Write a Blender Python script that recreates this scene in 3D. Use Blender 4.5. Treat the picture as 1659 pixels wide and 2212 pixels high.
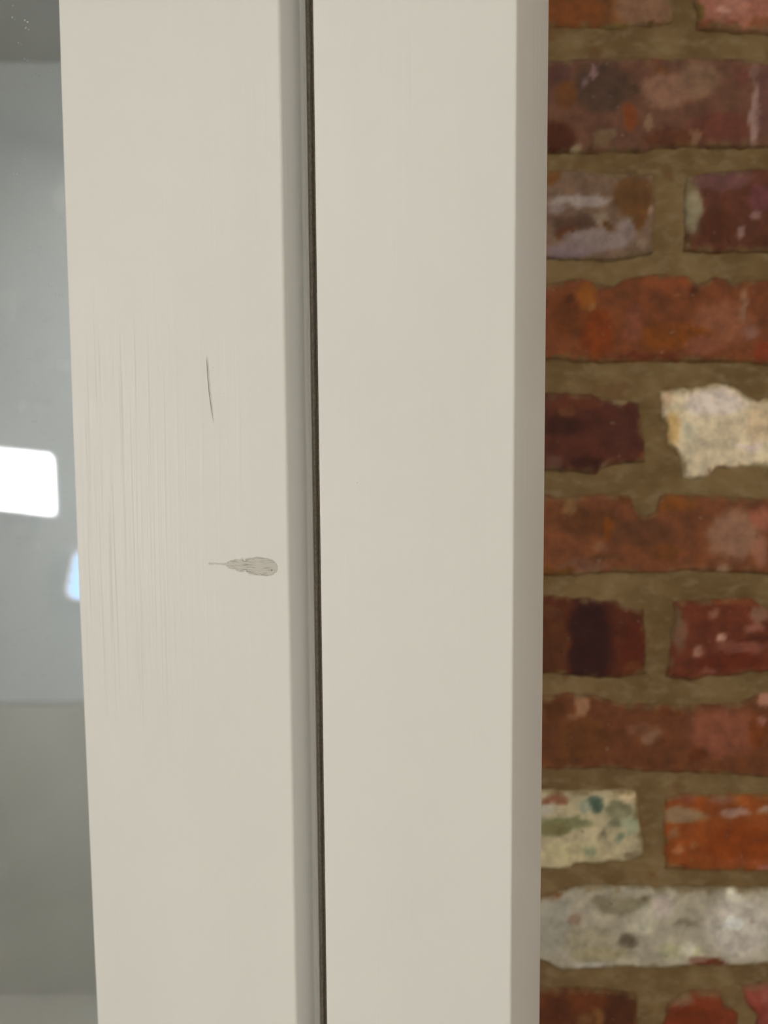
import bpy, bmesh, math, random
from mathutils import Vector, noise, Matrix
for o in list(bpy.data.objects): bpy.data.objects.remove(o)
S = bpy.context.scene
COL = S.collection
R = math.radians

# ------------------------------------------------------------ camera
cam_d = bpy.data.cameras.new('camera')
cam = bpy.data.objects.new('camera', cam_d); COL.objects.link(cam)
cam_d.sensor_fit = 'VERTICAL'; cam_d.sensor_height = 36; cam_d.sensor_width = 27
cam_d.lens = 36 * 1660 / 2212
cam_d.clip_start = 0.01; cam_d.clip_end = 50
cam.matrix_world = Matrix.Rotation(R(90 - 4.468), 4, 'X') @ Matrix.Rotation(R(-0.4153), 4, 'Z')
cam_d.dof.use_dof = True; cam_d.dof.focus_distance = 0.345; cam_d.dof.aperture_fstop = 6.0
S.camera = cam

# ------------------------------------------------------------ world, exposure
w = bpy.data.worlds.new('world'); S.world = w; w.use_nodes = True
w.node_tree.nodes['Background'].inputs[0].default_value = (0.60, 0.66, 0.72, 1)
w.node_tree.nodes['Background'].inputs[1].default_value = 0.3
S.view_settings.view_transform = 'Standard'; S.view_settings.look = 'None'
S.view_settings.gamma = 1; S.view_settings.use_curve_mapping = False
S.view_settings.exposure = 0.0
LAMP_LEFT = 22.5; LAMP_MAIN = 13.0       # ceiling lights, camera side
FILL_PENDANT = 54.0; FILL_BACK = 3.0       # added unseen lamps that brighten the room behind the glass
LIT_WHITE = 40.0      # bright wall panel at the left
LIT_BLUE = 10.0

# ------------------------------------------------------------ helpers
def lin(c):
    return tuple(((v/255)/12.92 if v/255 <= 0.04045 else ((v/255+0.055)/1.055)**2.4) for v in c[:3])
def tag(o, label=None, cat=None, group=None, kind=None):
    if label: o['label'] = label
    if cat: o['category'] = cat
    if group: o['group'] = group
    if kind: o['kind'] = kind
    return o
def empty(name, loc=(0, 0, 0), rz=0):
    o = bpy.data.objects.new(name, None); COL.objects.link(o)
    o.location = loc; o.rotation_euler = (0, 0, rz); o.empty_display_size = .05
    return o
def mk(name, verts, faces, mat, parent=None, smooth=False):
    me = bpy.data.meshes.new(name); me.from_pydata(verts, [], faces); me.validate(); me.update()
    if smooth:
        for p in me.polygons: p.use_smooth = True
    if mat: me.materials.append(mat)
    o = bpy.data.objects.new(name, me); COL.objects.link(o)
    if parent: o.parent = parent
    return o
def box(name, lo, hi, mat, parent=None, bev=0):
    bm = bmesh.new(); bmesh.ops.create_cube(bm, size=1)
    for v in bm.verts:
        v.co = Vector([lo[i] + (v.co[i] + .5) * (hi[i] - lo[i]) for i in range(3)])
    if bev: bmesh.ops.bevel(bm, geom=list(bm.edges), offset=bev, segments=3, profile=.5, affect='EDGES')
    me = bpy.data.meshes.new(name); bm.to_mesh(me); bm.free(); me.materials.append(mat)
    if bev:
        for p in me.polygons: p.use_smooth = True
        me.set_sharp_from_angle(angle=R(60))
    o = bpy.data.objects.new(name, me); COL.objects.link(o)
    if parent: o.parent = parent
    return o
def round_profile(pts, rad, seg=6):
    """closed 2D polygon, each corner rounded by its own radius"""
    out = []; n = len(pts)
    for i in range(n):
        a, b_, c = Vector(pts[i-1]), Vector(pts[i]), Vector(pts[(i+1) % n]); r = rad[i]
        if r <= 0: out.append(tuple(b_)); continue
        d1 = (a-b_).normalized(); d2 = (c-b_).normalized()
        p1 = b_+d1*r; p2 = b_+d2*r
        for k in range(seg+1):
            t = k/seg; out.append(tuple(p1*(1-t)**2 + b_*2*t*(1-t) + p2*t*t))
    return out
def extrude_z(name, prof, zs, mat, parent, warp=None):
    n = len(prof); V = []; F = []
    for z in zs:
        for (x, y) in prof:
            p = (x, y, z); V.append(warp(p) if warp else p)
    for k in range(len(zs)-1):
        for i in range(n):
            j = (i+1) % n; F.append((k*n+i, k*n+j, (k+1)*n+j, (k+1)*n+i))
    F.append(tuple(range(n-1, -1, -1))); F.append(tuple((len(zs)-1)*n+i for i in range(n)))
    o = mk(name, V, F, mat, parent, smooth=True)
    bm = bmesh.new(); bm.from_mesh(o.data); bmesh.ops.recalc_face_normals(bm, faces=bm.faces); bm.to_mesh(o.data); bm.free()
    o.data.set_sharp_from_angle(angle=R(40))
    return o

# ------------------------------------------------------------ node kit
class NT:
    def __init__(s, name):
        s.m = bpy.data.materials.new(name); s.m.use_nodes = True; s.t = s.m.node_tree
        s.b = s.t.nodes['Principled BSDF']; s.out = s.t.nodes['Material Output']
    def n(s, typ, **kw):
        nd = s.t.nodes.new(typ)
        for k, v in kw.items(): setattr(nd, k, v)
        return nd
    def l(s, a, b_): s.t.links.new(a, b_)
    def inp(s, sock, v):
        if isinstance(v, bpy.types.NodeSocket): s.l(v, sock)
        else: sock.default_value = v
    def math(s, op, a, b_=0.0, c=None, clamp=False):
        nd = s.n('ShaderNodeMath', operation=op, use_clamp=clamp)
        s.inp(nd.inputs[0], a); s.inp(nd.inputs[1], b_)
        if c is not None: s.inp(nd.inputs[2], c)
        return nd.outputs[0]
    def obj(s):
        return s.n('ShaderNodeTexCoord').outputs['Object']
    def mapping(s, vec, scale=(1, 1, 1), loc=(0, 0, 0)):
        nd = s.n('ShaderNodeMapping'); s.l(vec, nd.inputs['Vector'])
        nd.inputs['Scale'].default_value = scale; nd.inputs['Location'].default_value = loc
        return nd.outputs[0]
    def noise(s, vec, scale, detail=3, rough=.5, dist=0):
        nd = s.n('ShaderNodeTexNoise'); s.l(vec, nd.inputs['Vector'])
        nd.inputs['Scale'].default_value = scale; nd.inputs['Detail'].default_value = detail
        nd.inputs['Roughness'].default_value = rough; nd.inputs['Distortion'].default_value = dist
        return nd.outputs['Fac']
    def ramp(s, fac, lo, hi, a=0.0, b_=1.0, smooth=True):
        nd = s.n('ShaderNodeMapRange'); nd.interpolation_type = 'SMOOTHSTEP' if smooth else 'LINEAR'
        s.inp(nd.inputs['Value'], fac)
        for nm, v in (('From Min', lo), ('From Max', hi), ('To Min', a), ('To Max', b_)): s.inp(nd.inputs[nm], v)
        return nd.outputs[0]
    def mix(s, fac, a, b_, typ='MIX'):
        nd = s.n('ShaderNodeMix', data_type='RGBA', blend_type=typ)
        s.inp(nd.inputs[0], fac)
        for sock, v in ((nd.inputs[6], a), (nd.inputs[7], b_)):
            if isinstance(v, tuple): sock.default_value = (*v[:3], 1)
            else: s.l(v, sock)
        return nd.outputs[2]
    def bump(s, h, dist, strength=1.0, normal=None):
        nd = s.n('ShaderNodeBump'); nd.inputs['Distance'].default_value = dist; nd.inputs['Strength'].default_value = strength
        s.l(h, nd.inputs['Height'])
        if normal: s.l(normal, nd.inputs['Normal'])
        return nd.outputs[0]

def plain(name, col, rough=.7, var=.06, scale=6, bump=.0003):
    k = NT(name); v = k.obj(); n1 = k.noise(v, scale, 4)
    c = lin(col)
    k.l(k.mix(k.ramp(n1, .3, .7), tuple(x*(1-var) for x in c), tuple(min(1, x*(1+var)) for x in c)), k.b.inputs['Base Color'])
    k.b.inputs['Roughness'].default_value = rough
    k.l(k.bump(k.noise(v, 160, 3), bump), k.b.inputs['Normal'])
    return k.m

PAINT = (222, 220, 216)
def paint_mat(name, marks=False, streak=1.0):
    """cream satin paint laid on with a brush: vertical brush lines, fine orange peel"""
    k = NT(name); v = k.obj()
    base = lin(PAINT)
    tone = k.ramp(k.noise(k.mapping(v, (8, 8, 3)), 1.0, 2), .3, .7)
    colr = k.mix(tone, tuple(x*.975 for x in base), tuple(x*1.02 for x in base))
    # brush lines, coarse and fine; long wander along the length
    wob = k.noise(k.mapping(v, (3, 3, 6)), 1.0, 2)
    sep = k.n('ShaderNodeSeparateXYZ'); k.l(v, sep.inputs[0])
    X, Y, Z = sep.outputs
    xs = k.math('ADD', X, k.math('MULTIPLY', wob, .004))
    cmb = k.n('ShaderNodeCombineXYZ'); k.l(xs, cmb.inputs[0]); k.l(Y, cmb.inputs[1]); k.l(Z, cmb.inputs[2])
    cv = cmb.outputs[0]
    coarse = k.ramp(k.noise(k.mapping(cv, (240, 240, 4.0)), 1.0, 2, .55), .42, .74)
    fine = k.noise(k.mapping(cv, (900, 900, 5)), 1.0, 3, .6)
    patch = k.ramp(k.noise(k.mapping(v, (14, 14, 4), (3.1, 0, 0)), 1.0, 2), .35, .65, .25, 1.0)
    h = k.math('ADD', k.math('MULTIPLY', coarse, .9), k.math('MULTIPLY', fine, .22))
    if marks:   # the heaviest brush marks lie on the left half, about eye height
        reg = k.math('MULTIPLY', k.ramp(X, -.100, -.150, .15, 1.0), k.math('MULTIPLY', k.ramp(Z, -.17, -.09), k.ramp(Z, .03, .10, 1.0, 0.0)))
        patch = k.math('ADD', k.math('MULTIPLY', patch, .35), k.math('MULTIPLY', reg, 2.2))
    h = k.math('MULTIPLY', h, k.math('MULTIPLY', patch, streak))
    h = k.math('ADD', h, k.math('MULTIPLY', k.noise(v, 1500, 2), .10))
    # tiny grit specks under the paint
    sp = k.n('ShaderNodeTexVoronoi'); k.l(v, sp.inputs['Vector']); sp.inputs['Scale'].default_value = 120
    spk = k.ramp(sp.outputs['Distance'], .0, .06, 1.0, 0.0)
    h = k.math('ADD', h, k.math('MULTIPLY', k.math('MULTIPLY', spk, k.ramp(k.noise(v, 30, 2), .6, .66)), 1.2))
    rough = k.ramp(fine, .3, .7, .44, .54)
    if marks:
        # hairline crack in the paint
        dz = k.math('SUBTRACT', .0468, Z)                              # 0 at the top end, .035 at the foot
        u0 = k.math('ADD', -.0921, k.math('MULTIPLY', k.math('MULTIPLY', dz, dz), 2.9))
        u0 = k.math('ADD', u0, k.math('MULTIPLY', k.math('SUBTRACT', k.noise(k.mapping(v, (0, 0, 260)), 1.0, 2), .5), .0006))
        du = k.math('SUBTRACT', X, u0)
        inz = k.math('MULTIPLY', k.ramp(dz, 0, .006), k.ramp(dz, .024, .034, 1.0, 0.0))
        line = k.math('MULTIPLY', k.ramp(k.math('ABSOLUTE', du), .00006, .00028, 1.0, 0.0), inz)
        ridge = k.math('MULTIPLY', k.ramp(k.math('ABSOLUTE', k.math('SUBTRACT', du, .0005)), .0001, .0005, 1.0, 0.0), inz)
        h = k.math('ADD', h, k.math('MULTIPLY', ridge, 1.6)); h = k.math('SUBTRACT', h, k.math('MULTIPLY', line, 3.0))
        colr = k.mix(k.math('MULTIPLY', line, .75), colr, lin((120, 114, 98)))
        # grey scuff: a fish-shaped rub with a thin tail to the left
        fc = k.n('ShaderNodeFloatCurve'); k.l(k.ramp(X, -.095, -.0540, smooth=False), fc.inputs['Value'])
        pts = [(0, .04), (.04, .15), (.1, .09), (.2, .06), (.27, .18), (.34, .45), (.42, .62), (.5, .70), (.54, .60), (.58, .82), (.7, .98), (.85, 1.0), (.93, .75), (.97, .45), (1, 0)]
        cm = fc.mapping.curves[0]
        cm.points[0].location = pts[0]; cm.points[1].location = pts[-1]
        for p in pts[1:-1]: cm.points.new(*p)
        for p in cm.points: p.handle_type = 'VECTOR'
        fc.mapping.update()
        hh = k.math('MULTIPLY', k.math('MULTIPLY', fc.outputs[0], .0045), k.math('MULTIPLY', k.math('GREATER_THAN', X, -.0945), k.math('LESS_THAN', X, -.0545)))
        hst = k.noise(k.mapping(v, (170, 1, 1700), (1.7, 0, 0)), 1.0, 3, .6)
        zc = k.math('ABSOLUTE', k.math('ADD', Z, .0531))
        q = k.math('ADD', zc, k.math('MULTIPLY', k.math('SUBTRACT', hst, .5), .0040))
        inside = k.math('MULTIPLY', k.ramp(q, k.math('MULTIPLY', hh, .92), k.math('ADD', k.math('MULTIPLY', hh, 1.0), .00012), 1.0, 0.0), k.math('GREATER_THAN', hh, .0001))
        rim = k.ramp(k.math('DIVIDE', zc, k.math('ADD', hh, .0002)), .45, .95)
        streaks = k.ramp(hst, k.math('SUBTRACT', .53, k.math('MULTIPLY', rim, .10)), k.math('SUBTRACT', .64, k.math('MULTIPLY', rim, .10)))
        colr = k.mix(k.math('MULTIPLY', inside, .62), colr, lin((176, 172, 160)))
        colr = k.mix(k.math('MULTIPLY', k.math('MULTIPLY', inside, streaks), .72), colr, lin((138, 135, 124)))
        pd = k.n('ShaderNodeVectorMath', operation='DISTANCE'); k.l(v, pd.inputs[0]); pd.inputs[1].default_value = (-.0579, 0, -.0545)
        colr = k.mix(k.ramp(pd.outputs['Value'], .0002, .0005, .9, 0.0), colr, lin((50, 46, 38)))
        h = k.math('SUBTRACT', h, k.math('MULTIPLY', inside, .12))
    k.l(colr, k.b.inputs['Base Color']); k.l(rough, k.b.inputs['Roughness'])
    k.b.inputs['Specular IOR Level'].default_value = .42
    k.l(k.bump(h, .00024), k.b.inputs['Normal'])
    return k.m

def brick_mat():
    k = NT('old_brick'); v = k.obj()
    at = k.n('ShaderNodeAttribute'); at.attribute_name = 'tone'
    n1 = k.noise(v, 90, 5, .65); n2 = k.noise(v, 420, 3)
    c = k.mix(1.0, at.outputs['Color'], k.mix(k.ramp(n1, .25, .75), (.70, .70, .70), (1.28, 1.28, 1.28)), 'MULTIPLY')
    sp = k.ramp(k.noise(v, 240, 2), .70, .76)
    c = k.mix(k.math('MULTIPLY', sp, .25), c, lin((205, 190, 165)))
    pit = k.ramp(k.noise(k.mapping(v, (1, 1, 1), (5, 2, 1)), 170, 2), .72, .78)
    c = k.mix(k.math('MULTIPLY', pit, .5), c, lin((60, 35, 20)))
    k.l(c, k.b.inputs['Base Color']); k.b.inputs['Roughness'].default_value = .82
    h = k.math('ADD', n1, k.math('MULTIPLY', n2, .3)); h = k.math('SUBTRACT', h, pit)
    k.l(k.bump(h, .0012), k.b.inputs['Normal'])
    return k.m
REFLECTION_SPOTS = [(-0.2036, 0.1397, 0.0089, 0.9), (-0.2085, 0.0503, 0.0057, 0.8), (-0.2399, 0.0273, 0.0056, 0.6), (-0.2221, 0.0262, 0.0062, 0.6), (-0.2451, -0.0431, 0.0062, 0.5), (-0.2438, 0.087, 0.0083, 0.4), (-0.2335, -0.0535, 0.0031, 0.9), (-0.2252, 0.0556, 0.0073, 0.35)]
def glass_mat():
    k = NT('clear_glass'); v = k.obj()
    k.b.inputs['Base Color'].default_value = (.97, .985, .98, 1); k.b.inputs['Roughness'].default_value = 0.0
    k.b.inputs['IOR'].default_value = 1.5; k.b.inputs['Transmission Weight'].default_value = 1.0
    df = k.n('ShaderNodeBsdfDiffuse'); df.inputs[0].default_value = (.8, .82, .84, 1)
    sp = k.n('ShaderNodeTexVoronoi'); k.l(k.mapping(v, (1, .01, 1)), sp.inputs['Vector']); sp.inputs['Scale'].default_value = 260
    dots = k.math('MULTIPLY', k.ramp(sp.outputs['Distance'], .05, .16, 1.0, 0.0), k.ramp(k.noise(k.mapping(v, (1, .01, 1)), 45, 2), .50, .60))
    haze = k.ramp(k.noise(k.mapping(v, (1, .01, 1), (2, 0, 4)), 16, 3), .3, .75, .035, .065)  # pale veil mixed in to lift the brightness of the pane
    f = k.math('ADD', k.math('MULTIPLY', dots, .55), haze)
    # blurred reflections, painted on the glass as pale soft spots
    sx = k.n('ShaderNodeSeparateXYZ'); k.l(v, sx.inputs[0])
    for (u, z, rad, st) in REFLECTION_SPOTS:
        dd = k.math('SQRT', k.math('ADD', k.math('POWER', k.math('SUBTRACT', sx.outputs[0], u), 2.0), k.math('POWER', k.math('SUBTRACT', sx.outputs[2], z), 2.0)))
        f = k.math('ADD', f, k.ramp(dd, rad*.35, rad*1.1, st*.11, 0.0))
    sn = k.n('ShaderNodeSeparateXYZ'); k.l(k.n('ShaderNodeTexCoord').outputs['Normal'], sn.inputs[0])
    f = k.math('MULTIPLY', k.math('MINIMUM', f, 1.0), k.math('LESS_THAN', sn.outputs[1], -.5))   # dust specks, pale veil and painted reflections on the near face only
    mx = k.n('ShaderNodeMixShader'); k.l(f, mx.inputs[0]); k.l(k.b.outputs[0], mx.inputs[1]); k.l(df.outputs[0], mx.inputs[2])
    k.l(mx.outputs[0], k.out.inputs['Surface'])
    return k.m
def emit(name, col, s):
    k = NT(name); e = k.n('ShaderNodeEmission'); e.inputs[0].default_value = (*col, 1); e.inputs[1].default_value = s
    k.l(e.outputs[0], k.out.inputs['Surface']); return k.m

M_stile = paint_mat('cream_paint_marked', True)
M_paint = paint_mat('cream_paint', False, .4)
M_seal = plain('brush_seal', (140, 130, 118), .9, .2, 700, .0004)
M_brick = brick_mat()
M_glass = glass_mat()
M_wall = plain('white_wall_paint', (206, 203, 194), .8, .04, 2)
M_grey = plain('grey_wall_paint', (182, 185, 184), .8, .05, 2.5)
M_dado = plain('grey_dado_paint', (162, 160, 150), .7, .05, 2.5)
M_ceilshade = plain('shaded_ceiling_grey', (108, 108, 104), .8, .04, 2)
M_ceil = plain('ceiling_paint', (215, 213, 206), .85, .03, 2)
M_floor = plain('grey_floor', (176, 172, 160), .6, .08, 5)
M_lamp = emit('ceiling_lamp_glow', (1.0, .97, .90), LAMP_MAIN)
M_lampl = emit('left_lamp_glow', (1.0, .97, .92), LAMP_LEFT)
M_pend = emit('fill_globe_glow', (.95, .98, 1.0), FILL_PENDANT)
M_lampb = emit('back_fill_glow', (.92, .97, 1.0), FILL_BACK)
M_halo = emit('halo_ring_glow', (.93, .93, 1.0), 4.2)
M_white = emit('white_panel_glow', (1.0, 1.0, .98), LIT_WHITE)
M_blue = emit('blue_panel_glow', (.30, .58, 1.0), LIT_BLUE)
M_rim = plain('white_plastic', (235, 235, 240), .4)

# brick outlines in millimetres on the wall plane: left, right, top edge, bottom edge, colour, stains
BRICKS = [
 (-35.0, [(197.8, 301.1), (198.8, 283.2)],
  [(114.1, 342.9), (197.5, 342.9)],
  [(114.7, 283.8), (142.7, 283.0), (164.6, 283.5), (192.6, 285.7), (198.8, 286.8)], (105, 60, 22),
  [(127.0, 295.6, 21.8, 11.9, (110, 58, 16)), (178.3, 296.8, 18.7, 14.9, (120, 85, 58)), (183.2, 286.3, 3.7, 2.4, (88, 58, 28)), (158.3, 284.1, 12.5, 2.4, (100, 72, 32))]),
 ([(210.9, 301.0), (213.8, 283.1)], 400.0,
  [(209.9, 342.8), (259.0, 341.9)],
  [(212.9, 283.1), (230.0, 282.4), (242.5, 281.1), (261.0, 279.2)], (138, 85, 65),
  [(214.2, 292.1, 3.1, 6.6, (98, 74, 30)), (220.6, 284.6, 4.4, 3.0, (112, 55, 28)), (231.3, 293.4, 5.0, 2.9, (162, 118, 98)), (254.8, 285.8, 6.3, 4.7, (122, 70, 40)), (238.9, 297.8, 9.4, 3.5, (150, 98, 78)), (236.2, 283.6, 6.3, 2.4, (120, 60, 40))]),
 (75.0, 290.0,
  [(114.9, 263.8), (149.2, 265.1), (180.5, 264.5), (218.0, 265.2), (243.0, 263.8), (261.6, 260.7)],
  [(115.5, 202.4), (150.2, 202.2), (181.7, 203.5), (206.9, 205.4), (263.3, 205.3)], (98, 62, 42),
  [(118.5, 211.5, 11.4, 11.0, (72, 28, 4)), (149.5, 244.6, 18.9, 14.5, (74, 50, 34)), (116.5, 253.9, 12.6, 6.0, (85, 52, 40)), (126.1, 240.3, 6.9, 7.3, (100, 58, 22)), (143.1, 254.6, 3.5, 2.7, (120, 90, 82)), (138.8, 247.7, 2.9, 2.4, (112, 84, 80)), (132.8, 205.0, 3.5, 2.4, (130, 112, 82)), (143.8, 207.4, 2.2, 4.0, (75, 42, 12)), (152.5, 214.3, 6.9, 3.6, (110, 85, 58)), (150.1, 209.8, 6.3, 4.3, (100, 75, 48)), (169.3, 225.7, 5.0, 7.8, (116, 55, 16)), (171.5, 244.5, 2.8, 2.7, (68, 45, 24)), (183.0, 262.4, 4.4, 2.4, (105, 55, 38)), (193.5, 242.8, 15.6, 10.9, (122, 86, 64)), (215.2, 250.2, 12.6, 12.1, (115, 84, 60)), (231.8, 218.3, 22.0, 9.1, (98, 50, 34)), (244.9, 251.5, 5.7, 4.8, (102, 55, 42)), (253.6, 225.8, 2.5, 20.1, (135, 105, 92)), (252.6, 255.9, 2.2, 9.0, (112, 80, 66)), (197.3, 211.0, 18.9, 6.1, (88, 46, 22)), (259.6, 234.8, 4.4, 21.2, (95, 58, 48)), (190.1, 255.8, 4.3, 2.4, (105, 62, 30)), (182.0, 221.7, 3.1, 4.8, (118, 88, 62)), (213.0, 212.4, 2.9, 4.3, (118, 82, 58))]),
 (-35.0, [(185.8, 189.7), (188.2, 165.1), (186.8, 135.6)],
  [(115.6, 191.4), (150.4, 189.9), (185.8, 187.8)],
  [(116.2, 131.5), (160.8, 130.5), (176.7, 132.3), (186.9, 135.3)], (105, 80, 60),
  [(131.8, 153.1, 12.8, 8.1, (78, 52, 36)), (129.4, 147.5, 9.5, 4.0, (88, 42, 10)), (134.8, 170.1, 22.2, 3.1, (132, 116, 104)), (119.0, 165.5, 6.4, 3.0, (118, 100, 90)), (150.8, 157.6, 5.1, 4.3, (125, 105, 84)), (147.9, 143.7, 22.2, 6.9, (120, 102, 92)), (128.9, 137.0, 15.9, 3.8, (114, 94, 90)), (166.9, 149.7, 6.3, 6.8, (122, 102, 92)), (172.8, 172.9, 12.7, 13.6, (94, 60, 24)), (154.7, 153.5, 2.9, 3.4, (88, 58, 24)), (184.1, 163.5, 2.5, 2.4, (132, 106, 82)), (179.7, 141.3, 3.5, 3.8, (126, 102, 80)), (117.2, 187.7, 3.8, 6.7, (108, 64, 20)), (131.5, 180.9, 12.7, 3.7, (108, 82, 60)), (175.6, 159.0, 4.4, 9.3, (100, 62, 22))]),
 ([(207.3, 188.9), (207.2, 164.9), (208.5, 137.0)], 400.0,
  [(207.3, 187.1), (226.2, 188.8), (245.1, 190.5), (263.8, 191.6)],
  [(208.5, 137.0), (224.4, 135.0), (265.5, 135.1)], (88, 44, 24),
  [(212.9, 163.3, 6.4, 13.6, (122, 110, 82)), (210.6, 181.8, 5.1, 7.3, (112, 96, 62)), (232.7, 183.8, 19.0, 6.7, (100, 62, 55)), (258.4, 170.7, 6.3, 9.2, (98, 50, 48)), (246.3, 149.2, 2.6, 3.7, (126, 92, 80)), (255.6, 160.0, 2.2, 3.8, (118, 84, 76)), (230.4, 152.4, 10.8, 10.6, (78, 36, 12)), (209.6, 143.2, 4.5, 3.7, (75, 48, 20)), (262.4, 142.9, 6.4, 6.3, (75, 36, 12))]),
 (75.0, 290.0,
  [(116.3, 115.2), (127.5, 117.6), (138.6, 119.4), (148.3, 115.0), (159.5, 113.0), (167.4, 118.6), (183.3, 121.0), (192.9, 121.5), (210.4, 120.8), (218.6, 114.5), (224.9, 115.7), (229.6, 119.7), (237.7, 118.1), (244.2, 114.3), (253.7, 116.7), (266.1, 117.3)],
  [(116.8, 63.8), (152.3, 60.3), (174.8, 60.5), (200.6, 60.9), (236.0, 61.0), (268.0, 57.9)], (106, 54, 22),
  [(148.8, 81.0, 10.9, 14.0, (116, 48, 0)), (127.8, 90.6, 10.9, 12.6, (96, 46, 8)), (141.4, 106.2, 6.4, 8.1, (124, 68, 14)), (144.7, 99.9, 2.8, 2.8, (130, 84, 40)), (235.3, 86.7, 19.3, 14.6, (124, 72, 44)), (249.3, 100.8, 2.9, 10.8, (128, 88, 62)), (203.4, 78.1, 22.5, 8.9, (112, 56, 4)), (174.3, 87.1, 5.8, 12.6, (116, 62, 38)), (196.2, 115.3, 16.0, 5.1, (118, 58, 24)), (130.7, 117.0, 2.5, 1.9, (72, 36, 10)), (213.9, 110.1, 2.6, 2.8, (84, 36, 10)), (164.4, 106.1, 3.8, 2.5, (84, 46, 16)), (157.9, 114.0, 4.5, 2.2, (80, 56, 22)), (264.8, 66.8, 5.2, 6.3, (122, 48, 16)), (184.4, 64.9, 19.3, 2.6, (92, 38, 10)), (222.8, 72.5, 12.9, 5.7, (118, 66, 40)), (254.8, 80.2, 6.4, 5.0, (128, 84, 66)), (129.2, 103.2, 2.9, 3.2, (78, 36, 6))]),
 (-35.0, [(179.2, 33.6), (181.5, 13.7), (185.1, -5.8)],
  [(117.0, 40.5), (146.1, 39.6), (152.7, 35.7), (172.1, 34.9), (179.9, 32.3)],
  [(112.7, -14.4), (137.1, -15.2), (150.2, -17.9), (153.4, -12.7), (163.1, -10.2), (185.2, -8.4)], (76, 32, 16),
  [(127.0, 17.9, 14.2, 6.4, (54, 18, 2)), (143.6, -9.4, 9.7, 5.8, (54, 16, 0)), (136.5, 33.9, 19.4, 4.5, (88, 40, 18)), (165.6, 36.3, 7.7, 3.6, (165, 140, 110)), (155.3, -10.8, 3.9, 3.2, (105, 82, 58)), (120.8, -8.6, 4.5, 3.9, (86, 52, 38)), (166.0, 10.5, 9.7, 12.9, (76, 34, 20)), (184.1, -4.2, 3.3, 4.5, (96, 44, 16)), (127.5, 26.9, 5.2, 2.5, (98, 52, 24)), (154.3, 36.4, 2.5, 2.6, (100, 76, 60))]),
 ([(192.9, 40.9), (195.4, 31.3), (194.9, 23.2), (199.2, 19.3), (199.9, 5.4), (205.8, 1.2), (209.8, -4.3), (210.7, -15.7), (214.7, -20.3)], 400.0,
  [(193.0, 40.6), (209.1, 43.0), (223.5, 44.8), (233.2, 46.7), (246.2, 44.0), (252.8, 38.9), (262.6, 34.9), (268.7, 35.5)],
  [(212.1, -20.3), (218.7, -21.0), (231.0, -19.1), (233.1, -12.9), (251.0, -13.4), (270.3, -14.2)], (180, 163, 130),
  [(231.9, 33.2, 19.4, 8.3, (188, 170, 152)), (202.2, 15.1, 5.2, 11.0, (168, 138, 86)), (197.9, 35.4, 4.5, 4.5, (172, 146, 112)), (264.7, 17.9, 11.0, 11.6, (172, 150, 116)), (240.5, 13.2, 8.5, 5.8, (176, 158, 126)), (241.1, -6.2, 22.8, 5.2, (180, 162, 130)), (257.1, 1.8, 9.7, 2.6, (186, 166, 148)), (215.2, 13.4, 4.6, 6.4, (180, 168, 136)), (244.6, -15.3, 13.0, 1.6, (110, 55, 35))]),
 (75.0, 290.0,
  [(112.8, -31.3), (129.2, -33.4), (140.6, -30.9), (166.7, -31.0), (174.9, -33.4), (177.4, -43.2), (184.9, -45.9), (192.4, -43.7), (194.2, -33.5), (199.3, -31.3), (238.6, -32.9), (270.9, -34.4)],
  [(118.3, -89.4), (141.3, -89.2), (164.3, -86.4), (174.2, -87.1), (200.6, -88.0), (213.7, -86.1), (272.6, -88.5)], (106, 58, 28),
  [(144.1, -49.6, 19.6, 9.2, (86, 46, 16)), (157.9, -54.6, 4.0, 8.6, (116, 60, 4)), (183.5, -58.1, 19.7, 9.2, (90, 50, 24)), (247.5, -60.2, 16.4, 16.5, (128, 90, 66)), (266.8, -48.8, 7.8, 7.9, (136, 78, 54)), (241.6, -84.3, 4.3, 2.6, (148, 108, 84)), (202.7, -36.5, 16.4, 5.9, (114, 62, 16)), (141.2, -81.6, 16.5, 4.6, (108, 68, 46)), (121.6, -85.4, 11.1, 3.3, (98, 56, 8)), (131.5, -39.6, 4.0, 5.3, (116, 80, 44)), (170.0, -33.7, 5.2, 3.3, (88, 44, 8)), (157.6, -76.0, 9.9, 2.0, (82, 50, 20)), (200.2, -71.4, 9.8, 4.6, (98, 52, 14)), (265.9, -71.9, 5.2, 9.9, (134, 86, 62)), (210.4, -84.7, 19.7, 2.7, (112, 66, 36)), (154.2, -67.7, 4.6, 3.0, (118, 74, 46))]),
 (-35.0, [(185.3, -113.9), (187.6, -134.7), (187.4, -158.3)],
  [(113.5, -102.6), (143.2, -104.9), (154.8, -107.6), (166.3, -107.0), (169.7, -111.1), (181.3, -113.2)],
  [(119.0, -160.5), (139.0, -162.0), (152.3, -163.5), (168.9, -163.6), (182.2, -161.0)], (78, 30, 4),
  [(146.9, -137.7, 14.6, 33.9, (44, 4, 0)), (122.1, -140.9, 8.6, 23.7, (80, 38, 8)), (177.8, -141.3, 8.6, 20.3, (80, 24, 0)), (176.2, -108.4, 8.0, 4.7, (104, 76, 56)), (120.2, -114.0, 6.6, 4.7, (92, 48, 20)), (178.7, -154.9, 8.0, 4.0, (92, 42, 8))]),
 ([(203.6, -106.6), (208.5, -118.0), (205.5, -134.8), (202.1, -161.8)], 400.0,
  [(203.0, -108.0), (220.8, -107.4), (263.6, -105.7), (267.0, -109.8), (273.4, -111.8)],
  [(202.2, -163.2), (223.9, -166.7), (232.1, -162.7), (247.1, -163.5), (274.9, -159.6)], (98, 42, 18),
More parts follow.
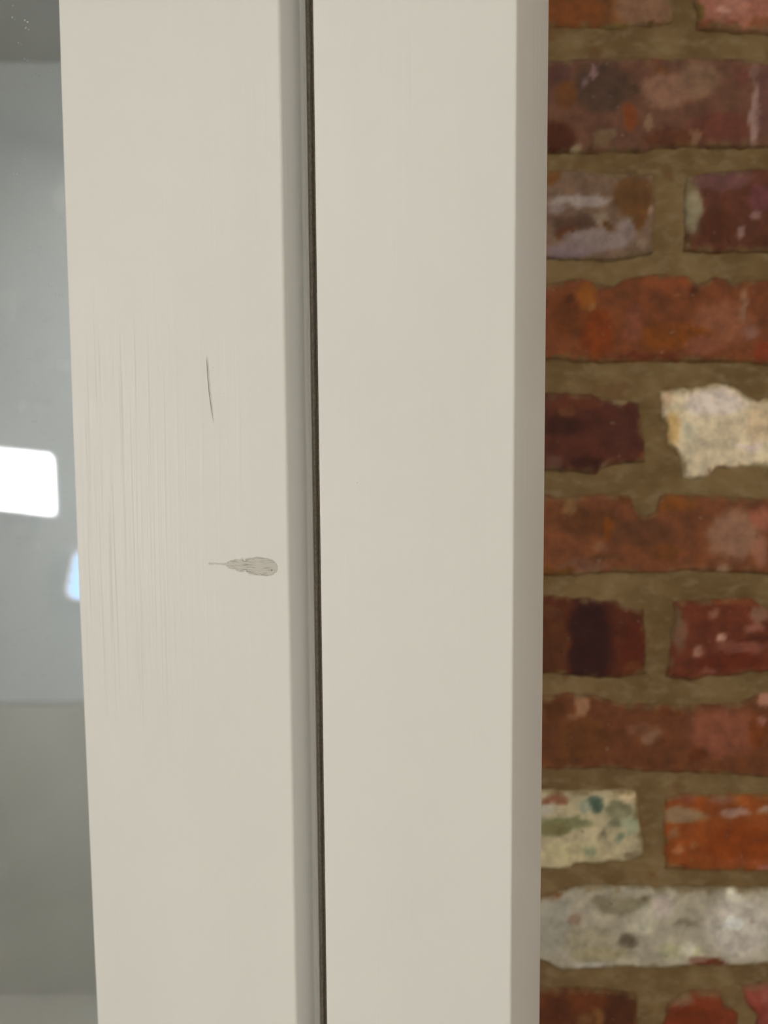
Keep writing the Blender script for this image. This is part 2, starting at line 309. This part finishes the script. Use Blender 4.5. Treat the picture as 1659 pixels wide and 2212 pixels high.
  [(210.1, -129.8, 4.6, 13.5, (108, 72, 50)), (240.3, -135.1, 3.3, 3.3, (165, 122, 100)), (224.0, -143.0, 2.9, 3.4, (138, 95, 76)), (235.9, -116.6, 2.9, 3.0, (124, 78, 56)), (267.3, -116.8, 6.6, 5.4, (122, 84, 62)), (264.3, -126.8, 7.9, 3.1, (124, 74, 56)), (248.4, -151.3, 23.2, 5.4, (90, 30, 4)), (254.7, -141.2, 16.6, 4.1, (114, 62, 44)), (264.5, -135.2, 13.3, 2.1, (76, 28, 8)), (250.5, -108.3, 13.2, 2.7, (112, 54, 22)), (218.6, -155.2, 4.0, 6.1, (88, 36, 12)), (233.6, -158.7, 4.7, 2.0, (116, 64, 46))]),
 (75.0, 290.0,
  [(119.1, -175.8), (135.8, -174.2), (152.4, -175.0), (159.2, -179.2), (172.6, -182.0), (216.0, -184.4), (255.9, -182.6), (264.2, -178.6), (275.3, -173.9)],
  [(119.7, -231.4), (173.4, -231.5), (186.9, -233.7), (207.1, -234.5), (244.1, -236.2), (277.4, -238.5)], (98, 52, 22),
  [(141.5, -181.8, 4.4, 8.2, (134, 94, 64)), (138.7, -192.0, 6.0, 2.1, (120, 80, 50)), (191.4, -206.1, 6.0, 6.9, (116, 80, 56)), (182.9, -200.9, 10.0, 3.4, (108, 66, 40)), (122.6, -185.0, 8.0, 8.2, (84, 42, 8)), (243.2, -203.1, 23.4, 17.2, (120, 66, 42)), (268.6, -203.2, 6.0, 11.7, (108, 50, 10)), (272.5, -178.7, 4.0, 4.7, (150, 104, 82)), (226.2, -220.8, 5.4, 4.8, (90, 40, 8)), (209.4, -187.1, 10.0, 2.7, (92, 44, 10)), (142.9, -209.2, 16.7, 13.8, (92, 50, 14)), (131.4, -224.6, 10.0, 3.4, (84, 46, 16)), (136.5, -231.9, 13.4, 1.4, (122, 92, 62)), (273.0, -195.1, 4.0, 4.1, (138, 88, 70))]),
 (-35.0, [(183.1, -246.8), (184.9, -271.9), (188.7, -293.0)],
  [(114.8, -245.9), (150.1, -247.2), (163.6, -246.0), (183.1, -247.5)],
  [(115.3, -306.5), (132.3, -307.4), (139.0, -301.8), (152.6, -303.3), (171.2, -301.3), (181.4, -300.7), (188.7, -295.1)], (152, 138, 105),
  [(122.6, -253.3, 8.7, 4.2, (126, 80, 56)), (151.9, -256.0, 5.4, 6.9, (72, 86, 68)), (144.2, -258.3, 4.1, 4.9, (128, 128, 104)), (169.9, -260.6, 10.1, 6.0, (116, 110, 80)), (131.9, -270.8, 18.2, 4.9, (108, 106, 70)), (123.5, -274.9, 10.1, 5.0, (104, 96, 58)), (115.9, -260.9, 6.1, 3.2, (166, 156, 134)), (135.5, -294.3, 20.4, 8.5, (160, 146, 108)), (178.2, -272.6, 6.7, 6.3, (132, 132, 102)), (158.0, -280.5, 3.1, 3.1, (116, 106, 78)), (170.9, -283.0, 3.1, 3.2, (112, 118, 90)), (148.0, -292.0, 4.1, 4.2, (126, 126, 94)), (167.3, -270.0, 4.7, 3.2, (112, 110, 82)), (177.1, -251.6, 6.8, 4.2, (166, 146, 112)), (178.6, -296.4, 6.8, 2.9, (118, 100, 72))]),
 ([(202.7, -251.1), (202.6, -279.0), (204.6, -307.2)], 400.0,
  [(202.7, -252.5), (217.5, -249.8), (231.0, -250.6), (277.8, -251.0)],
  [(203.9, -307.2), (232.4, -308.8), (259.6, -309.7), (279.7, -309.9)], (126, 60, 14),
  [(217.2, -265.9, 15.5, 4.9, (128, 100, 70)), (254.9, -263.7, 11.5, 3.8, (140, 104, 86)), (276.8, -261.4, 4.7, 3.5, (136, 106, 84)), (258.0, -254.3, 5.4, 3.1, (142, 72, 20)), (259.0, -288.2, 23.7, 14.1, (122, 52, 0)), (214.2, -252.6, 11.4, 3.5, (122, 64, 38)), (214.4, -291.8, 3.1, 3.1, (144, 88, 50)), (211.4, -279.1, 4.1, 3.5, (130, 84, 50)), (278.1, -303.5, 5.4, 5.0, (138, 78, 62)), (225.2, -288.3, 2.7, 2.9, (138, 80, 40)), (215.4, -305.5, 6.8, 2.1, (104, 44, 4)), (266.2, -301.3, 20.3, 2.8, (130, 62, 22)), (244.5, -254.2, 8.1, 3.5, (124, 76, 52))]),
 (75.0, 290.0,
  [(112.1, -330.6), (120.6, -326.4), (134.2, -321.5), (144.3, -319.5), (193.6, -319.5), (197.1, -321.7), (205.5, -320.7), (280.0, -321.9)],
  [(112.5, -376.4), (122.8, -379.4), (129.7, -384.5), (138.3, -383.8), (182.9, -382.0), (203.5, -383.6), (213.7, -382.2), (224.0, -380.9), (241.1, -381.7), (251.4, -381.8), (268.5, -381.2), (281.9, -380.6)], (144, 134, 112),
  [(124.2, -349.2, 13.7, 20.1, (134, 128, 110)), (154.7, -334.5, 8.9, 3.2, (166, 155, 140)), (137.8, -343.6, 4.8, 4.3, (128, 106, 86)), (177.7, -360.4, 7.5, 5.4, (98, 86, 66)), (171.7, -332.5, 22.5, 7.1, (122, 112, 86)), (203.1, -334.1, 7.5, 7.2, (164, 150, 134)), (260.8, -350.3, 23.9, 21.5, (164, 154, 138)), (255.7, -326.0, 6.1, 6.4, (182, 174, 152)), (253.9, -347.4, 6.8, 5.0, (200, 192, 172)), (216.8, -368.6, 15.1, 5.0, (154, 148, 112)), (219.8, -347.1, 8.8, 2.9, (118, 108, 86)), (223.0, -367.2, 4.8, 5.7, (176, 168, 144)), (237.6, -378.1, 11.7, 2.9, (98, 38, 14)), (230.7, -375.2, 6.8, 2.5, (120, 88, 70)), (278.7, -377.7, 5.5, 2.1, (110, 70, 50)), (117.2, -327.1, 8.9, 2.1, (112, 58, 26)), (189.0, -344.4, 6.8, 10.7, (158, 150, 126)), (148.3, -360.2, 17.1, 10.7, (138, 128, 102)), (267.5, -346.8, 2.7, 2.8, (140, 130, 112)), (190.4, -328.4, 3.4, 2.4, (100, 92, 66)), (158.7, -371.0, 20.5, 5.0, (134, 122, 92)), (148.5, -378.8, 10.3, 2.2, (162, 154, 138))]),
 (-35.0, [(186.0, -402.3), (188.4, -458.6)],
  [(114.4, -398.8), (159.1, -399.2), (172.9, -401.4), (186.0, -403.7)],
  [(115.0, -458.0), (187.0, -459.3)], (88, 42, 10),
  [(169.7, -416.3, 12.4, 14.6, (72, 32, 4)), (156.0, -420.2, 3.1, 8.0, (106, 66, 28)), (126.6, -416.0, 9.0, 8.7, (78, 34, 6)), (148.9, -407.1, 13.8, 5.1, (96, 44, 10)), (146.4, -423.1, 4.8, 5.1, (104, 66, 32))]),
 ([(207.5, -413.3), (203.7, -426.4), (205.7, -458.7)], [(247.2, -404.2), (251.0, -415.1), (262.2, -422.5), (263.9, -459.1)],
  [(206.2, -414.8), (219.4, -404.0), (238.2, -401.2), (247.9, -402.0)],
  [(205.0, -458.7), (263.9, -459.1)], (112, 44, 14),
  [(219.8, -407.6, 7.6, 4.4, (118, 78, 54)), (228.4, -420.4, 17.2, 7.3, (104, 38, 4)), (241.7, -404.1, 6.9, 3.7, (122, 52, 24))]),
 ([(263.6, -400.0), (266.6, -409.8), (271.7, -416.7), (276.7, -422.6), (270.9, -459.2)], 400.0,
  [(264.2, -398.5), (275.9, -396.4), (282.4, -395.0)],
  [(263.9, -459.1), (284.4, -459.3)], (130, 58, 44),
  [(276.6, -419.0, 5.5, 5.8, (122, 46, 30)), (281.3, -404.4, 4.8, 7.3, (138, 72, 56))]),
]

# ------------------------------------------------------------ the room (camera side and behind the glass)
FL, CE = -1.45, 0.98
XL, XR, YF, YB, YR = -2.30, 1.25, -1.9, 0.541, 2.0
floor = box('floor', (XL-.1, YF-.1, FL-.1), (XR+.1, YR+.1, FL), M_floor); tag(floor, 'grey floor of the two rooms', kind='structure')
ceil = box('ceiling', (XL-.1, YF-.1, CE), (XR+.1, YR+.1, CE+.1), M_ceil); tag(ceil, 'white ceiling of the two rooms', kind='structure')
tag(box('wall_left', (XL-.1, YF-.1, FL), (XL, YR+.1, CE), M_wall), 'white painted wall carrying the lit panels', kind='structure')
tag(box('wall_right', (XR, YF, FL), (XR+.1, YB, CE), M_wall), 'white painted wall right of the brickwork', kind='structure')
tag(box('wall_front', (XL, YF-.1, FL), (XR+.1, YF, CE), M_wall), 'white painted wall behind the camera', kind='structure')
tag(box('wall_rear', (XL, YR, FL), (0.06, YR+.1, CE), M_grey), 'pale grey wall seen through the glass', kind='structure')
tag(box('trim_1', (XL, YR-.035, FL), (-.06, YR, -.655), M_dado, bev=.003), 'darker grey dado panelling low on the rear wall', kind='structure')

tag(box('trim_2', (XL, .85, CE-.006), (-.06, YR, CE), M_ceilshade), 'added dark sheet under the ceiling behind the glass, coloured as shade', kind='structure')  # sheet added so the rear ceiling looks shaded; the shade is in its colour
def ceiling_lamp(x, y, m, label):
    e = empty('ceiling_light', (x, y, CE-(.006 if y > .8 else 0))); tag(e, label, 'light', kind=None)
    fr = []
    box('frame', (-.33, -.33, -.03), (.33, .33, 0), M_rim, e, .004)
    box('diffuser', (-.30, -.30, -.034), (.30, .30, -.0301), m, e)
ceiling_lamp(-1.85, -.75, M_lampl, 'square flush ceiling light over the left of the near room')
ceiling_lamp(.55, -1.0, M_lamp, 'square flush ceiling light over the right of the near room')
ceiling_lamp(-.50, 1.02, M_lampb, 'added square ceiling light, unseen, brightening the room behind the glass')  # unseen lamp, added to light what shows through the pane

pd = empty('fill_pendant', (-.26, 1.12, CE-.006)); tag(pd, 'added globe pendant, unseen, brightening the room behind the glass', 'light')  # added lamp, hidden behind the stile, to brighten the lower rear wall
def lathe(nm, prof, m, par, n=28):
    V = []; F = []
    for (r_, z) in prof:
        for i in range(n): V.append((r_*math.cos(2*math.pi*i/n), r_*math.sin(2*math.pi*i/n), z))
    for k in range(len(prof)-1):
        for i in range(n): j = (i+1) % n; F.append((k*n+i, k*n+j, (k+1)*n+j, (k+1)*n+i))
    o = mk(nm, V, F, m, par, smooth=True); return o
lathe('ceiling_rose', [(.0005, -.022), (.035, -.02), (.045, -.004), (.045, 0), (.0005, 0)], M_rim, pd)
lathe('cord', [(.003, -.98), (.003, -.02)], M_seal, pd, 8)
lathe('lamp_holder', [(.0005, -.97), (.02, -.975), (.024, -1.02), (.03, -1.03), (.0005, -1.03)], M_rim, pd)
lathe('globe', [(.09*math.sin(math.pi*k/16)+.0005, -1.11+.09*math.cos(math.pi*k/16)) for k in range(17)], M_pend, pd)

# lit panels on the left wall, seen mirrored in the pane
def lit_panel(name, corners, rad, m, label, cat, rim):
    cy_ = sum(c[0] for c in corners)/4; cz_ = sum(c[1] for c in corners)/4
    e = empty(name, (XL, cy_, cz_)); tag(e, label, cat)
    P = [(c[0]-cy_, c[1]-cz_) for c in corners]
    def slab(nm, pr, x0, x1, mat):
        n = len(pr); V = [(x0, a, b_) for a, b_ in pr]+[(x1, a, b_) for a, b_ in pr]
        F = [tuple(range(n)), tuple(range(2*n-1, n-1, -1))]+[(i, (i+1) % n, n+(i+1) % n, n+i) for i in range(n)]
        o = mk(nm, V, F, mat, e); bm = bmesh.new(); bm.from_mesh(o.data); bmesh.ops.recalc_face_normals(bm, faces=bm.faces); bm.to_mesh(o.data); bm.free(); return o
    big = [(a*(1+rim/abs(P[0][0])), b_*(1+rim/abs(P[0][1]))) for a, b_ in P]
    slab('housing', round_profile(big, [rad*1.15]*4, 8), 0.0, .12, M_rim)
    slab('rim', round_profile(big, [rad*1.15]*4, 8), .1202, .13, M_halo)  # glowing ring added to imitate the halo around the mirrored light
    slab('diffuser', round_profile(P, [rad]*4, 8), .1302, .136, m)
lit_panel('wall_light', [(.157, .036), (-.156, -.001), (-.157, -.186), (.164, -.125)], .022, M_white,
          'bright white rounded rectangular wall light mirrored in the pane', 'light', .009)
lit_panel('blue_screen', [(-.214, -.302), (-.330, -.310), (-.305, -.478), (-.183, -.441)], .032, M_blue,
          'small glowing blue wall screen mirrored at the edge of the pane', 'screen', .006)

# ------------------------------------------------------------ glazed door leaf and its post
TH = R(-25); DZ0, DZ1 = FL, .60
zs = [DZ0 + (DZ1-DZ0)*i/82 for i in range(83)]
door = empty('door_1', (0, .33, 0), TH)
tag(door, 'cream painted glazed door leaf left of the dark gap', kind='structure')
def bow(p):
    x, y, z = p
    if x > -.16: return p
    t = (z+.045)/.275; d = .0018*max(0, 1-t*t)
    nn = (noise.noise((z*9, 3.1, 0)))*.00018
    return (x - d*.9 + nn, y, z)
stile = extrude_z('stile', round_profile([(-.1790, 0), (-.0486, 0), (-.0486, .0171), (-.0474, .0185), (-.0474, .045), (-.1790, .045)],
                  [.0016, .0015, .0005, .0002, .001, .001]), zs, M_stile, door, bow)
# sub-profile step that catches less light, then the brush seal
extrude_z('rebate_bead', round_profile([(-.0475, .0184), (-.0464, .0184), (-.0464, .030), (-.0475, .030)], [.0001, .0005, .0002, .0002], 4), [DZ0+.002, DZ1-.002], M_paint, door)
ws = []
ribs = [(-.0464, .0215)]
for i in range(5):
    x0 = -.0464 + i*.0026; ribs += [(x0+.0004, .0190+.0005*(i % 2)), (x0+.0017, .0190+.0005*(i % 2)), (x0+.0021, .0205)]
ribs += [(-.0328, .0205), (-.0328, .031), (-.0464, .031)]
seal = extrude_z('weather_strip', ribs, [DZ0+.002, DZ1-.002], M_seal, door); seal['label'] = 'dark ribbed weather strip'
U0 = -.86
box('stile', (U0, 0, DZ0), (U0+.12, .045, DZ1), M_paint, door, .0016)
box('rail', (U0+.12, .0, DZ1-.12), (-.1790, .045, DZ1), M_paint, door, .0012)
box('rail', (U0+.12, .0, DZ0), (-.1790, .045, DZ0+.22), M_paint, door, .0012)
pane = box('pane', (U0+.115, .0200, DZ0+.215), (-.1740, .0240, DZ1-.115), M_glass, door)
pane['label'] = 'clear glass pane with dust specks'

post = empty('door_2', (0, .33, 0), TH)
tag(post, 'narrow cream painted post leaf right of the dark gap', kind='structure')
extrude_z('post', round_profile([(-.0322, 0), (.0572, 0), (.0572, .0524), (-.0322, .0524)], [.0016, .0012, .001, .001]), zs, M_paint, post)

head = empty('wall_header', (0, .33, 0), TH)
tag(head, 'white wall above and left of the glazed door', kind='structure')
box('header', (-1.75, -.02, DZ1+.002), (.062, .06, CE), M_wall, head)
box('return_panel', (-1.75, -.02, FL), (U0-.002, .06, DZ1+.002), M_wall, head)

# ------------------------------------------------------------ brick wall
wall = empty('wall_back', (0, YB, 0)); tag(wall, 'old brick wall of reclaimed red and whitewashed bricks', kind='structure')
KB = (.54, .52, .455)
def interp(pts, t, ax):
    """pts sorted along axis ax -> other coordinate"""
    o = 1-ax; P = sorted(pts, key=lambda p: p[ax])
    if t <= P[0][ax]: return P[0][o]
    if t >= P[-1][ax]: return P[-1][o]
    for a, b_ in zip(P, P[1:]):
        if a[ax] <= t <= b_[ax]:
            f = (t-a[ax])/max(1e-6, b_[ax]-a[ax]); return a[o]+(b_[o]-a[o])*f
def side(prof, z):
    return prof if isinstance(prof, float) else interp(prof, z, 1)
def alb(c):
    L = lin(c); lum = .3*L[0]+.6*L[1]+.1*L[2]; f = 1.0-.30*max(0, 1-lum/.25)
    return tuple(min(.92, v*f/KB[i]) for i, v in enumerate(L))
def make_brick(xl, xr, top, bot, base, blobs, seed, step=2.2):
    rnd = random.Random(seed)
    zt = sum(p[1] for p in top)/len(top); zb = sum(p[1] for p in bot)/len(bot)
    w_ = abs((side(xr, (zt+zb)/2))-(side(xl, (zt+zb)/2))); nx = max(4, int(w_/step)); nz = max(4, int((zt-zb)/step))
    dep = rnd.uniform(-.3, 1.0); tilt = rnd.uniform(-.003, .003)
    V = []; C = []; F = []
    def nz3(x, z, f, o=0): return noise.noise((x*f, z*f, seed*7.3+o))
    for j in range(nz+1):
        t = j/nz
        for i in range(nx+1):
            s_ = i/nx
            zg = zt+(zb-zt)*t
            L = side(xl, zg); Rr = side(xr, zg)
            x = L+(Rr-L)*s_
            a = interp(top, x, 0); b_ = interp(bot, x, 0); z = a+(b_-a)*t
            ed = min(x-L, Rr-x, a-z, z-b_)              # distance to the outline, mm
            ex = max(0, 1-ed/6.0)
            x += nz3(x, z, .16)*1.1*ex + nz3(x, z, .45, 9)*.6*ex; z += nz3(x, z, .16, 3)*1.1*ex + nz3(x, z, .45, 5)*.6*ex
            rr = 2.6; y = 0
            if ed < rr: y = rr-math.sqrt(max(0, rr*rr-(rr-max(ed, 0))**2))
            y += -dep + (x-L)*tilt + nz3(x, z, .07, 1)*.9 + nz3(x, z, .3, 2)*.35
            V.append((x/1000, y/1000, z/1000))
            wx = x+nz3(x, z, .11, 11)*3.2+nz3(x, z, .35, 12)*1.4; wz = z+nz3(x, z, .11, 13)*3.2+nz3(x, z, .35, 14)*1.4
            c = Vector(base); c *= 1+.08*nz3(x, z, .05, 20)
            for (bx, bz, rx, rz, bc) in blobs:
                q = math.hypot((wx-bx)/(rx*1.12), (wz-bz)/(rz*1.12))
                k = min(1, max(0, (1.25-q)/.55)); k = k*k*(3-2*k)
                if k > 0: c = c.lerp(Vector(bc), k)
            sm = 1-(ed+nz3(x, z, .13, 30)*5.0+nz3(x, z, .5, 31)*1.5)/3.2
            if sm > 0: c = c.lerp(Vector((104, 86, 52)), min(1, sm)*.7)
            C.append((*alb(c), 1))
    W_ = nx+1
    for j in range(nz):
        for i in range(nx): a = j*W_+i; F.append((a, a+1, a+W_+1, a+W_)[::-1])
    ring = [i for i in range(nx+1)]+[j*W_+nx for j in range(1, nz+1)]+[nz*W_+i for i in range(nx-1, -1, -1)]+[j*W_ for j in range(nz-1, 0, -1)]
    n0 = len(V)
    for r_ in ring: V.append((V[r_][0], .030, V[r_][2])); C.append(C[r_])
    for k in range(len(ring)):
        k2 = (k+1) % len(ring); F.append((ring[k], ring[k2], n0+k2, n0+k)[::-1])
    F.append(tuple(range(n0, n0+len(ring))))
    o = mk('brick', V, F, M_brick, wall, smooth=True)
    bm = bmesh.new(); bm.from_mesh(o.data); bmesh.ops.recalc_face_normals(bm, faces=bm.faces); bm.to_mesh(o.data); bm.free()
    at = o.data.color_attributes.new('tone', 'FLOAT_COLOR', 'POINT')
    at.data.foreach_set('color', [q for c in C for q in c])
    return o
def fl(v):
    return float(v) if isinstance(v, (int, float)) else v
for n_, (xl, xr, top, bot, base, blobs) in enumerate(BRICKS):
    make_brick(fl(xl), fl(xr), top, bot, base, blobs, n_+1)
# the rest of the wall, laid on in the same bond (simple faces)
TOPS = [263.3, 190.9, 118.5, 39.3, -31.8, -104.5, -177.0, -247.5, -321.3, -399.4]
PAL = [(104, 56, 26), (90, 44, 22), (120, 62, 24), (98, 60, 40), (78, 34, 14), (146, 134, 110), (112, 64, 36), (128, 70, 48)]
rnd = random.Random(5)
rows = []
for k in range(9): rows.append((263.3+73.2*(k+1), k+1))
below = []
z = -399.4-73.4; k = 1
while z-60 > FL*1000: below.append((z, k)); z -= 73.4; k += 1
def fill(zt, xs, par):
    for a, b_ in xs:
        c = rnd.choice(PAL)
        bl = [(rnd.uniform(a, b_), rnd.uniform(zt-58, zt), rnd.uniform(6, 30), rnd.uniform(4, 14), rnd.choice(PAL)) for _ in range(4)]
        j = lambda: rnd.uniform(-1.5, 1.5)
        make_brick(float(a)+j(), float(b_)+j(), [(a, zt+j()), (b_, zt+j())], [(a, zt-59+j()), (b_, zt-59+j())], c, bl, rnd.randint(50, 9000), 9.0)
ODD = [(400+12, 627), (639, 854), (866, 1081), (1093, 1246)]; EVEN = [(302, 517), (529, 744), (756, 971), (983, 1246)]
for r_, zt in enumerate(TOPS):
    fill(zt, (EVEN if r_ % 2 == 0 else ODD), 0)
    if r_ % 2 == 0: fill(zt, [(-35, 64)], 0)
for zt, k in rows: fill(zt, ODD if k == 1 else ([(-35, 176), (187, 400)] + ODD) if k % 2 else ([(-35, 64), (75, 290)] + EVEN), 0)
for zt, k in below: fill(zt, ([(-35, 176), (187, 400)] + ODD) if k % 2 == 0 else ([(-35, 64), (75, 290)] + EVEN), 0)

# mortar bed with its own relief
def mortar():
    k = NT('lime_mortar'); v = k.obj()
    a = k.noise(v, 22, 4, .6); b_ = k.noise(k.mapping(v, (1, 1, 2)), 70, 4, .6)
    c = k.mix(k.ramp(a, .3, .7), alb((94, 72, 38)), alb((114, 91, 56)))
    c = k.mix(k.math('MULTIPLY', k.ramp(b_, .45, .75), .5), c, alb((126, 108, 76)))
    c = k.mix(k.math('MULTIPLY', k.ramp(k.noise(k.mapping(v, (1, 1, 1), (7, 1, 3)), 40, 3), .58, .7), .6), c, alb((96, 66, 34)))
    k.l(c, k.b.inputs['Base Color']); k.b.inputs['Roughness'].default_value = .95
    k.l(k.bump(k.math('ADD', b_, k.math('MULTIPLY', k.noise(v, 500, 3), .4)), .0010), k.b.inputs['Normal'])
    return k.m
M_mortar = mortar()
x0, x1, z0, z1 = -.05, 1.25, FL, CE
xs_ = [-.05, .0]+[.03+i*.003 for i in range(100)]+[.34, .5, .75, 1.0, 1.25]
zs_ = [FL, -1.2, -.9, -.7, -.55]+[-.50+i*.003 for i in range(281)]+[.36, .5, .7, CE]
V = []; F = []
for z in zs_:
    for x in xs_:
        d = .0026 + noise.noise((x*60, 0, z*90))*.0016 + noise.noise((x*180, 4, z*220))*.0007
        V.append((x, d, z))
n = len(xs_)
for j in range(len(zs_)-1):
    for i in range(n-1):
        a = j*n+i; F.append((a, a+1, a+n+1, a+n))
nb = len(V); V += [(x0, .10, z0), (x1, .10, z0), (x1, .10, z1), (x0, .10, z1)]
F.append((nb+3, nb+2, nb+1, nb))
bot_ = list(range(n)); top_ = [(len(zs_)-1)*n+i for i in range(n)]
lef = [j*n for j in range(len(zs_))]; rig = [j*n+n-1 for j in range(len(zs_))]
F.append(tuple(bot_[::-1])+(nb, nb+1)); F.append(tuple(top_)+(nb+2, nb+3))
F.append(tuple(lef)+(nb+3, nb)); F.append(tuple(rig[::-1])+(nb+1, nb+2))
mk('mortar', V, F, M_mortar, wall, smooth=True)
# plastered return wall closing the end of the brickwork
tag(box('wall_side', (-.06, YB+.02, FL), (-.051, YR, CE), M_grey), 'grey plastered return behind the end of the brick wall', kind='structure')
